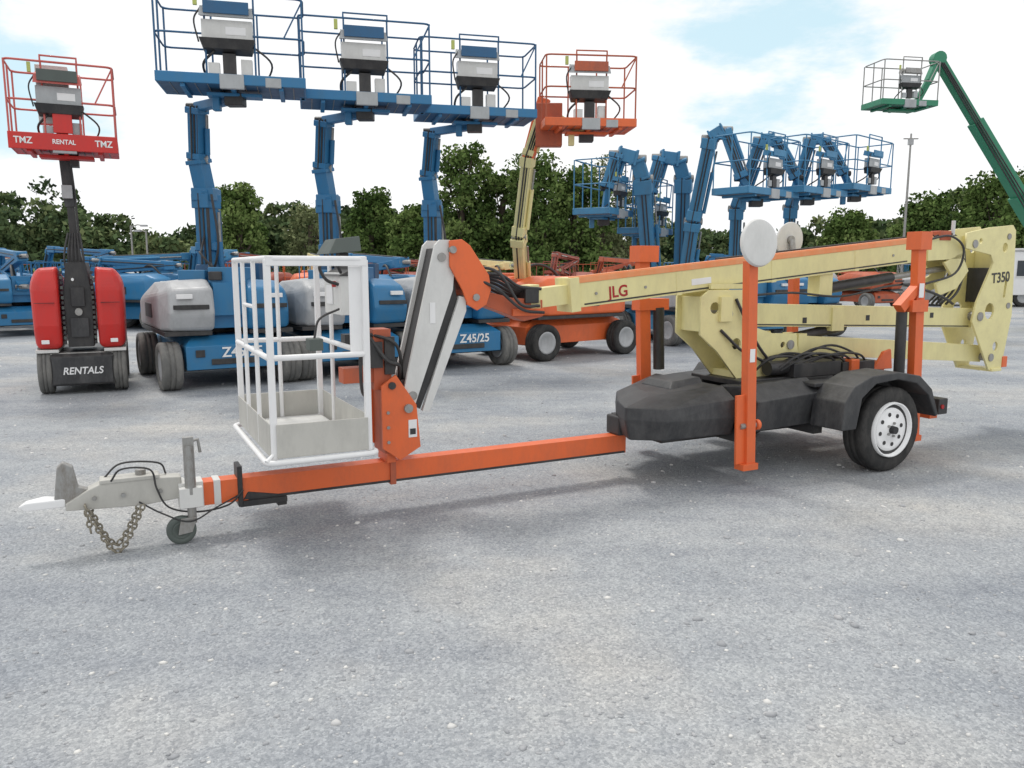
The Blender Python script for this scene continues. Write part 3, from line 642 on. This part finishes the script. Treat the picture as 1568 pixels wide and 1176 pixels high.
def foliage(name,clumps,n_per,size,m,par=None):
    C=np.array(clumps);N=len(C);tot=N*n_per
    base=C[:,6] if C.shape[1]>6 else rng.uniform(.1,.8,N)
    ci=np.repeat(np.arange(N),n_per)
    d=rng.normal(size=(tot,3));d/=np.linalg.norm(d,axis=1)[:,None]
    r=rng.uniform(0,1,tot)**.35*(1+.12*rng.normal(size=tot))
    P=C[ci,:3]+d*C[ci,3:6]*r[:,None]
    u=rng.normal(size=(tot,3));u/=np.linalg.norm(u,axis=1)[:,None]
    w=np.cross(u,rng.normal(size=(tot,3)));w/=np.linalg.norm(w,axis=1)[:,None]
    s_=size*rng.uniform(.5,1.3,tot)[:,None]
    V=np.stack([P-u*s_,P-w*s_*.6,P+u*s_,P+w*s_*.6],1).reshape(-1,3)
    lv=np.clip(base[ci]+rng.normal(size=tot)*.16,0,1)
    me=bpy.data.meshes.new(name);me.vertices.add(tot*4);me.vertices.foreach_set('co',V.ravel())
    me.loops.add(tot*4);me.loops.foreach_set('vertex_index',np.arange(tot*4));me.polygons.add(tot)
    me.polygons.foreach_set('loop_start',np.arange(tot)*4);me.polygons.foreach_set('loop_total',np.full(tot,4))
    at=me.attributes.new('lv','FLOAT','POINT');at.data.foreach_set('value',np.repeat(lv,4))
    me.update();me.materials.append(m);o=bpy.data.objects.new(name,me);COL.objects.link(o)
    if par:o.parent=par
    return o
def tree(x,y,h,w,m=LEAF,nc=40,n_per=220,size=.14,trunk=.16):
    e=empty('deciduous_tree',(x,y,0));b=B()
    b.tube([(0,0,0),(.05,0,h*.25),(-.05,.05,h*.5),(.05,0,h*.75)],trunk,BARK,8)
    cl=[];tb=random.uniform(0,.35)
    for i in range(nc):
        t=(i+.5)/nc;z=h*(.12+.80*t);rad=w/2*math.sqrt(max(.08,1-((t-.35)/.72)**2))
        a=i*2.4+random.uniform(-.5,.5);q=random.uniform(.2,1)**.6
        cx,cy=math.cos(a)*rad*q*.8,math.sin(a)*rad*q*.8
        rr_=random.uniform(.5,.85)*w*.22
        cl.append((cx,cy,min(z,h-rr_*.8),rr_*1.2,rr_*1.2,rr_*.9,tb+random.uniform(.05,.55)))
        if i%3==0: b.tube([(0,0,z*.55),(cx*.5,cy*.5,z*.8),(cx,cy,z)],.04,BARK,5)
    b.done('trunk_and_limbs',e)
    foliage('crown',cl,n_per,size,m,e)
tree(-2.9,48,9.2,4.2);tree(-5.8,50,5.6,4.0);tree(-.6,49,7.6,4.4);tree(1.4,47,8.3,4.6);tree(3.7,48,7.7,4.6);tree(5.6,50,8.9,4.4,LEAF2,30,120,.11);tree(7.8,50,7.0,4.2,LEAF2,30,130,.12)
tree(-16.8,50,7.0,3.8);tree(-9.0,52,6.8,4.0);tree(26.8,45,7.0,5.0);tree(29.8,44,7.6,5.6);tree(24.0,47,6.0,4.2);tree(21.6,52,5.4,4);tree(-13.7,55,6.0,3.8,LEAF2,26,130)
# distant tree mass
K=[-1.3,-.9,-.66,-.57,-.49,-.42,-.36,-.33,-.28,-.23,-.19,-.14,-.09,.0,.14,.25,.33,.40,.46,.50,.56,.62,.8,1.3]
Vt=[7,7.8,7.9,7.4,5.2,4.4,4.8,6.6,6.5,5.9,7.2,6.3,6.0,6.2,5.8,4.7,4.8,5.4,4.9,6.2,7.1,8.0,8,8]
cl=[]
for row,(Y,dz) in enumerate(((60,-.6),(66,.1))):
    x=-80.
    while x<80:
        k=x/Y;h=np.interp(k,K,Vt)*Y/60*random.uniform(.78,1.05)+dz
        wd=random.uniform(2.6,6.0);tb=random.uniform(-.1,.45)
        for i in range(24):
            t=random.random()**.8;rad=wd/2*math.sqrt(max(.1,1-(max(0,t-.3)/.72)**2))
            rc=random.uniform(.45,1.05)
            cl.append((x+random.uniform(-1,1)*rad,Y+random.uniform(-1,1)*rad,min(h*t+.2,h-rc*.7),rc*1.15,rc*1.1,rc*.85,tb+random.uniform(.05,.45)))
        x+=wd*.60
foliage('distant_tree_line',cl,58,.25,LEAF3)
BACKING=mat('tree_backing_green',(.06,.085,.04),.95,dirt=.5,scale=.8,dcol=(.03,.045,.02),spec=.1)
b=B()
for k in range(90):
    x=-90+k*2.;h=float(np.interp(x/72,K,Vt))*.95
    b.hull([(x-2,73,0),(x+2,73,0),(x-2,75,0),(x+2,75,0),(x-1.6,73.4,h*.7),(x+1.5,73.6,h*.65),(x,74,h*.8*random.uniform(.9,1))],BACKING)
o=b.done('tree_line_backing',None)  # dark green hulls added as a backing behind the tree line

# ================================================================== GROUND
def groundmat():
    m=bpy.data.materials.new('gravel_ground');m.use_nodes=True;nt=m.node_tree;n=nt.nodes;l=nt.links
    p=n['Principled BSDF'];p.inputs['Roughness'].default_value=.9;p.inputs['Specular IOR Level'].default_value=.2
    tc=n.new('ShaderNodeTexCoord')
    def noise(sc,det=6,ro=.6,vec=None):
        t=n.new('ShaderNodeTexNoise');t.inputs['Scale'].default_value=sc;t.inputs['Detail'].default_value=det;t.inputs['Roughness'].default_value=ro;l.new(vec or tc.outputs['Object'],t.inputs['Vector']);return t
    def ramp(src,stops):
        r=n.new('ShaderNodeValToRGB');el=r.color_ramp.elements
        el[0].position,el[0].color=stops[0][0],(*stops[0][1],1);el[1].position,el[1].color=stops[-1][0],(*stops[-1][1],1)
        for s_ in stops[1:-1]: q=el.new(s_[0]);q.color=(*s_[1],1)
        l.new(src,r.inputs['Fac']);return r
    def mix(bt,a,c):
        x=n.new('ShaderNodeMix');x.data_type='RGBA';x.blend_type=bt;x.inputs['Factor'].default_value=1.
        l.new(a,x.inputs['A']);l.new(c,x.inputs['B']);return x.outputs['Result']
    big=ramp(noise(.45,4).outputs['Fac'],[(.34,(.295,.315,.342)),(.5,(.36,.376,.393)),(.66,(.435,.43,.418))])
    mp=n.new('ShaderNodeMapping');mp.inputs['Rotation'].default_value=(0,0,R(-20));mp.inputs['Scale'].default_value=(.25,1.6,1);l.new(tc.outputs['Object'],mp.inputs['Vector'])
    trk=ramp(noise(1.0,3,.5,mp.outputs[0]).outputs['Fac'],[(.35,(.86,.87,.89)),(.6,(1.05,1.05,1.04))])
    med=ramp(noise(6,6,.75).outputs['Fac'],[(.28,(.78,.79,.81)),(.42,(.95,.95,.96)),(.7,(1.10,1.10,1.09))])
    v=n.new('ShaderNodeTexVoronoi');v.inputs['Scale'].default_value=88;l.new(tc.outputs['Object'],v.inputs['Vector'])
    cell=ramp(v.outputs['Color'],[(.1,(.76,.77,.785)),(.5,(.98,.98,.98)),(.9,(1.27,1.26,1.24))])
    fine=ramp(noise(150,2,.6).outputs['Fac'],[(.3,(.83,.83,.83)),(.7,(1.15,1.15,1.15))])
    c=mix('MULTIPLY',big.outputs[0],med.outputs[0]);c=mix('MULTIPLY',c,cell.outputs[0]);c=mix('MULTIPLY',c,trk.outputs[0]);c=mix('MULTIPLY',c,fine.outputs[0])
    l.new(c,p.inputs['Base Color'])
    h=n.new('ShaderNodeMath');h.operation='MULTIPLY_ADD';h.inputs[1].default_value=-.8;l.new(v.outputs['Distance'],h.inputs[0]);l.new(noise(18,5,.75).outputs['Fac'],h.inputs[2])
    bp=n.new('ShaderNodeBump');bp.inputs['Strength'].default_value=.45;bp.inputs['Distance'].default_value=.014
    l.new(h.outputs[0],bp.inputs['Height']);l.new(bp.outputs['Normal'],p.inputs['Normal']);return m
b=B();G=groundmat()
b.add([(-1500,-1500,0),(1500,-1500,0),(1500,1500,0),(-1500,1500,0)],[(0,1,2,3)],G);b.done('gravel_lot_ground',None)
# loose stones
N=14000
yy=1.2+rng.uniform(0,1,N)**1.5*17;xx=rng.uniform(-1,1,N)*(yy*.8+.8)
sz=np.clip(rng.lognormal(-5.35,.5,N),.003,.018)*(1+yy*.03)
ph=(1+5**.5)/2
ico=np.array([(-1,ph,0),(1,ph,0),(-1,-ph,0),(1,-ph,0),(0,-1,ph),(0,1,ph),(0,-1,-ph),(0,1,-ph),(ph,0,-1),(ph,0,1),(-ph,0,-1),(-ph,0,1)])/1.9
icf=np.array([(0,11,5),(0,5,1),(0,1,7),(0,7,10),(0,10,11),(1,5,9),(5,11,4),(11,10,2),(10,7,6),(7,1,8),(3,9,4),(3,4,2),(3,2,6),(3,6,8),(3,8,9),(4,9,5),(2,4,11),(6,2,10),(8,6,7),(9,8,1)])
V=ico[None]*(1+rng.uniform(-.3,.3,(N,12,1)))*sz[:,None,None]*np.stack([rng.uniform(.8,1.5,N),rng.uniform(.7,1.2,N),rng.uniform(.4,.8,N)],1)[:,None,:]
an=rng.uniform(0,6.28,N);ca,sa=np.cos(an)[:,None],np.sin(an)[:,None]
V=np.stack([V[...,0]*ca-V[...,1]*sa,V[...,0]*sa+V[...,1]*ca,V[...,2]],-1)
V[...,0]+=xx[:,None];V[...,1]+=yy[:,None];V[...,2]+=(sz*.02)[:,None]
F=(icf[None]+np.arange(N)[:,None,None]*12).reshape(-1,3)
me=bpy.data.meshes.new('loose_gravel');me.vertices.add(N*12);me.vertices.foreach_set('co',V.reshape(-1))
me.loops.add(len(F)*3);me.loops.foreach_set('vertex_index',F.ravel());me.polygons.add(len(F));me.polygons.foreach_set('loop_start',np.arange(len(F))*3);me.polygons.foreach_set('loop_total',np.full(len(F),3))
at=me.attributes.new('lv','FLOAT','POINT');at.data.foreach_set('value',np.repeat(rng.uniform(0,1,N)**1.2,12));me.update()
GS=leafmat('gravel_stone',(.33,.34,.355),(.44,.445,.455),(.74,.73,.70));me.materials.append(GS)
COL.objects.link(bpy.data.objects.new('loose_gravel',me))

# ================================================================== WORLD + SUN
w=bpy.data.worlds.new('World');scene.world=w;w.use_nodes=True;nt=w.node_tree;n=nt.nodes;l=nt.links
bg=n['Background'];bg.inputs['Strength'].default_value=.1
sky=n.new('ShaderNodeTexSky');sky.sky_type='NISHITA';sky.sun_disc=False;sky.sun_elevation=R(60);sky.sun_rotation=R(-30)
tc=n.new('ShaderNodeTexCoord')
mp=n.new('ShaderNodeMapping');mp.inputs['Scale'].default_value=(1.,1.,2.6);l.new(tc.outputs['Generated'],mp.inputs['Vector'])
no=n.new('ShaderNodeTexNoise');no.inputs['Scale'].default_value=4.2;no.inputs['Detail'].default_value=6;no.inputs['Roughness'].default_value=.62;l.new(mp.outputs[0],no.inputs['Vector'])
def patch(d,rad):
    v=n.new('ShaderNodeVectorMath');v.operation='DISTANCE';v.inputs[1].default_value=Vector(d).normalized();l.new(tc.outputs['Generated'],v.inputs[0])
    m=n.new('ShaderNodeMapRange');m.inputs['From Min'].default_value=0;m.inputs['From Max'].default_value=rad;m.inputs['To Min'].default_value=.34;m.inputs['To Max'].default_value=0;l.new(v.outputs['Value'],m.inputs['Value']);return m.outputs[0]
a1=n.new('ShaderNodeMath');a1.operation='ADD';l.new(patch((.29,1,.25),.19),a1.inputs[0]);l.new(patch((-.66,1,.28),.18),a1.inputs[1])
a2=n.new('ShaderNodeMath');a2.operation='SUBTRACT';l.new(no.outputs['Fac'],a2.inputs[0]);l.new(a1.outputs[0],a2.inputs[1])
mr=n.new('ShaderNodeMapRange');mr.interpolation_type='SMOOTHSTEP';mr.inputs['From Min'].default_value=.18;mr.inputs['From Max'].default_value=.38;mr.inputs['To Min'].default_value=.1;mr.inputs['To Max'].default_value=1.;l.new(a2.outputs[0],mr.inputs['Value'])
cr=n.new('ShaderNodeMix');cr.data_type='RGBA';cr.inputs['A'].default_value=(9.3,9.6,9.9,1);cr.inputs['B'].default_value=(11.8,11.7,11.6,1)
n3=n.new('ShaderNodeTexNoise');n3.inputs['Scale'].default_value=4;n3.inputs['Detail'].default_value=4;l.new(mp.outputs[0],n3.inputs['Vector']);l.new(n3.outputs['Fac'],cr.inputs['Factor'])
hz=n.new('ShaderNodeMix');hz.data_type='RGBA';hz.inputs['Factor'].default_value=.78;hz.inputs['B'].default_value=(7.0,9.7,10.6,1);l.new(sky.outputs[0],hz.inputs['A'])
mx=n.new('ShaderNodeMix');mx.data_type='RGBA';l.new(mr.outputs[0],mx.inputs['Factor']);l.new(hz.outputs['Result'],mx.inputs['A']);l.new(cr.outputs['Result'],mx.inputs['B']);l.new(mx.outputs['Result'],bg.inputs['Color'])
sd=bpy.data.lights.new('sun','SUN');sd.energy=1.5;sd.angle=R(12);sd.color=(1,.96,.90)
so=bpy.data.objects.new('sun',sd);COL.objects.link(so)
so.rotation_euler=Vector((.28,-.42,-1.)).to_track_quat('-Z','Y').to_euler()
# camera
cd=bpy.data.cameras.new('camera');cd.sensor_width=36;cd.lens=28.0;cd.clip_end=4000;cd.clip_start=.05
co=bpy.data.objects.new('camera',cd);COL.objects.link(co);co.location=(0,0,1.65);co.rotation_euler=(R(90-8.30),0,0);scene.camera=co
scene.view_settings.view_transform='Standard';scene.view_settings.look='None';scene.view_settings.exposure=0
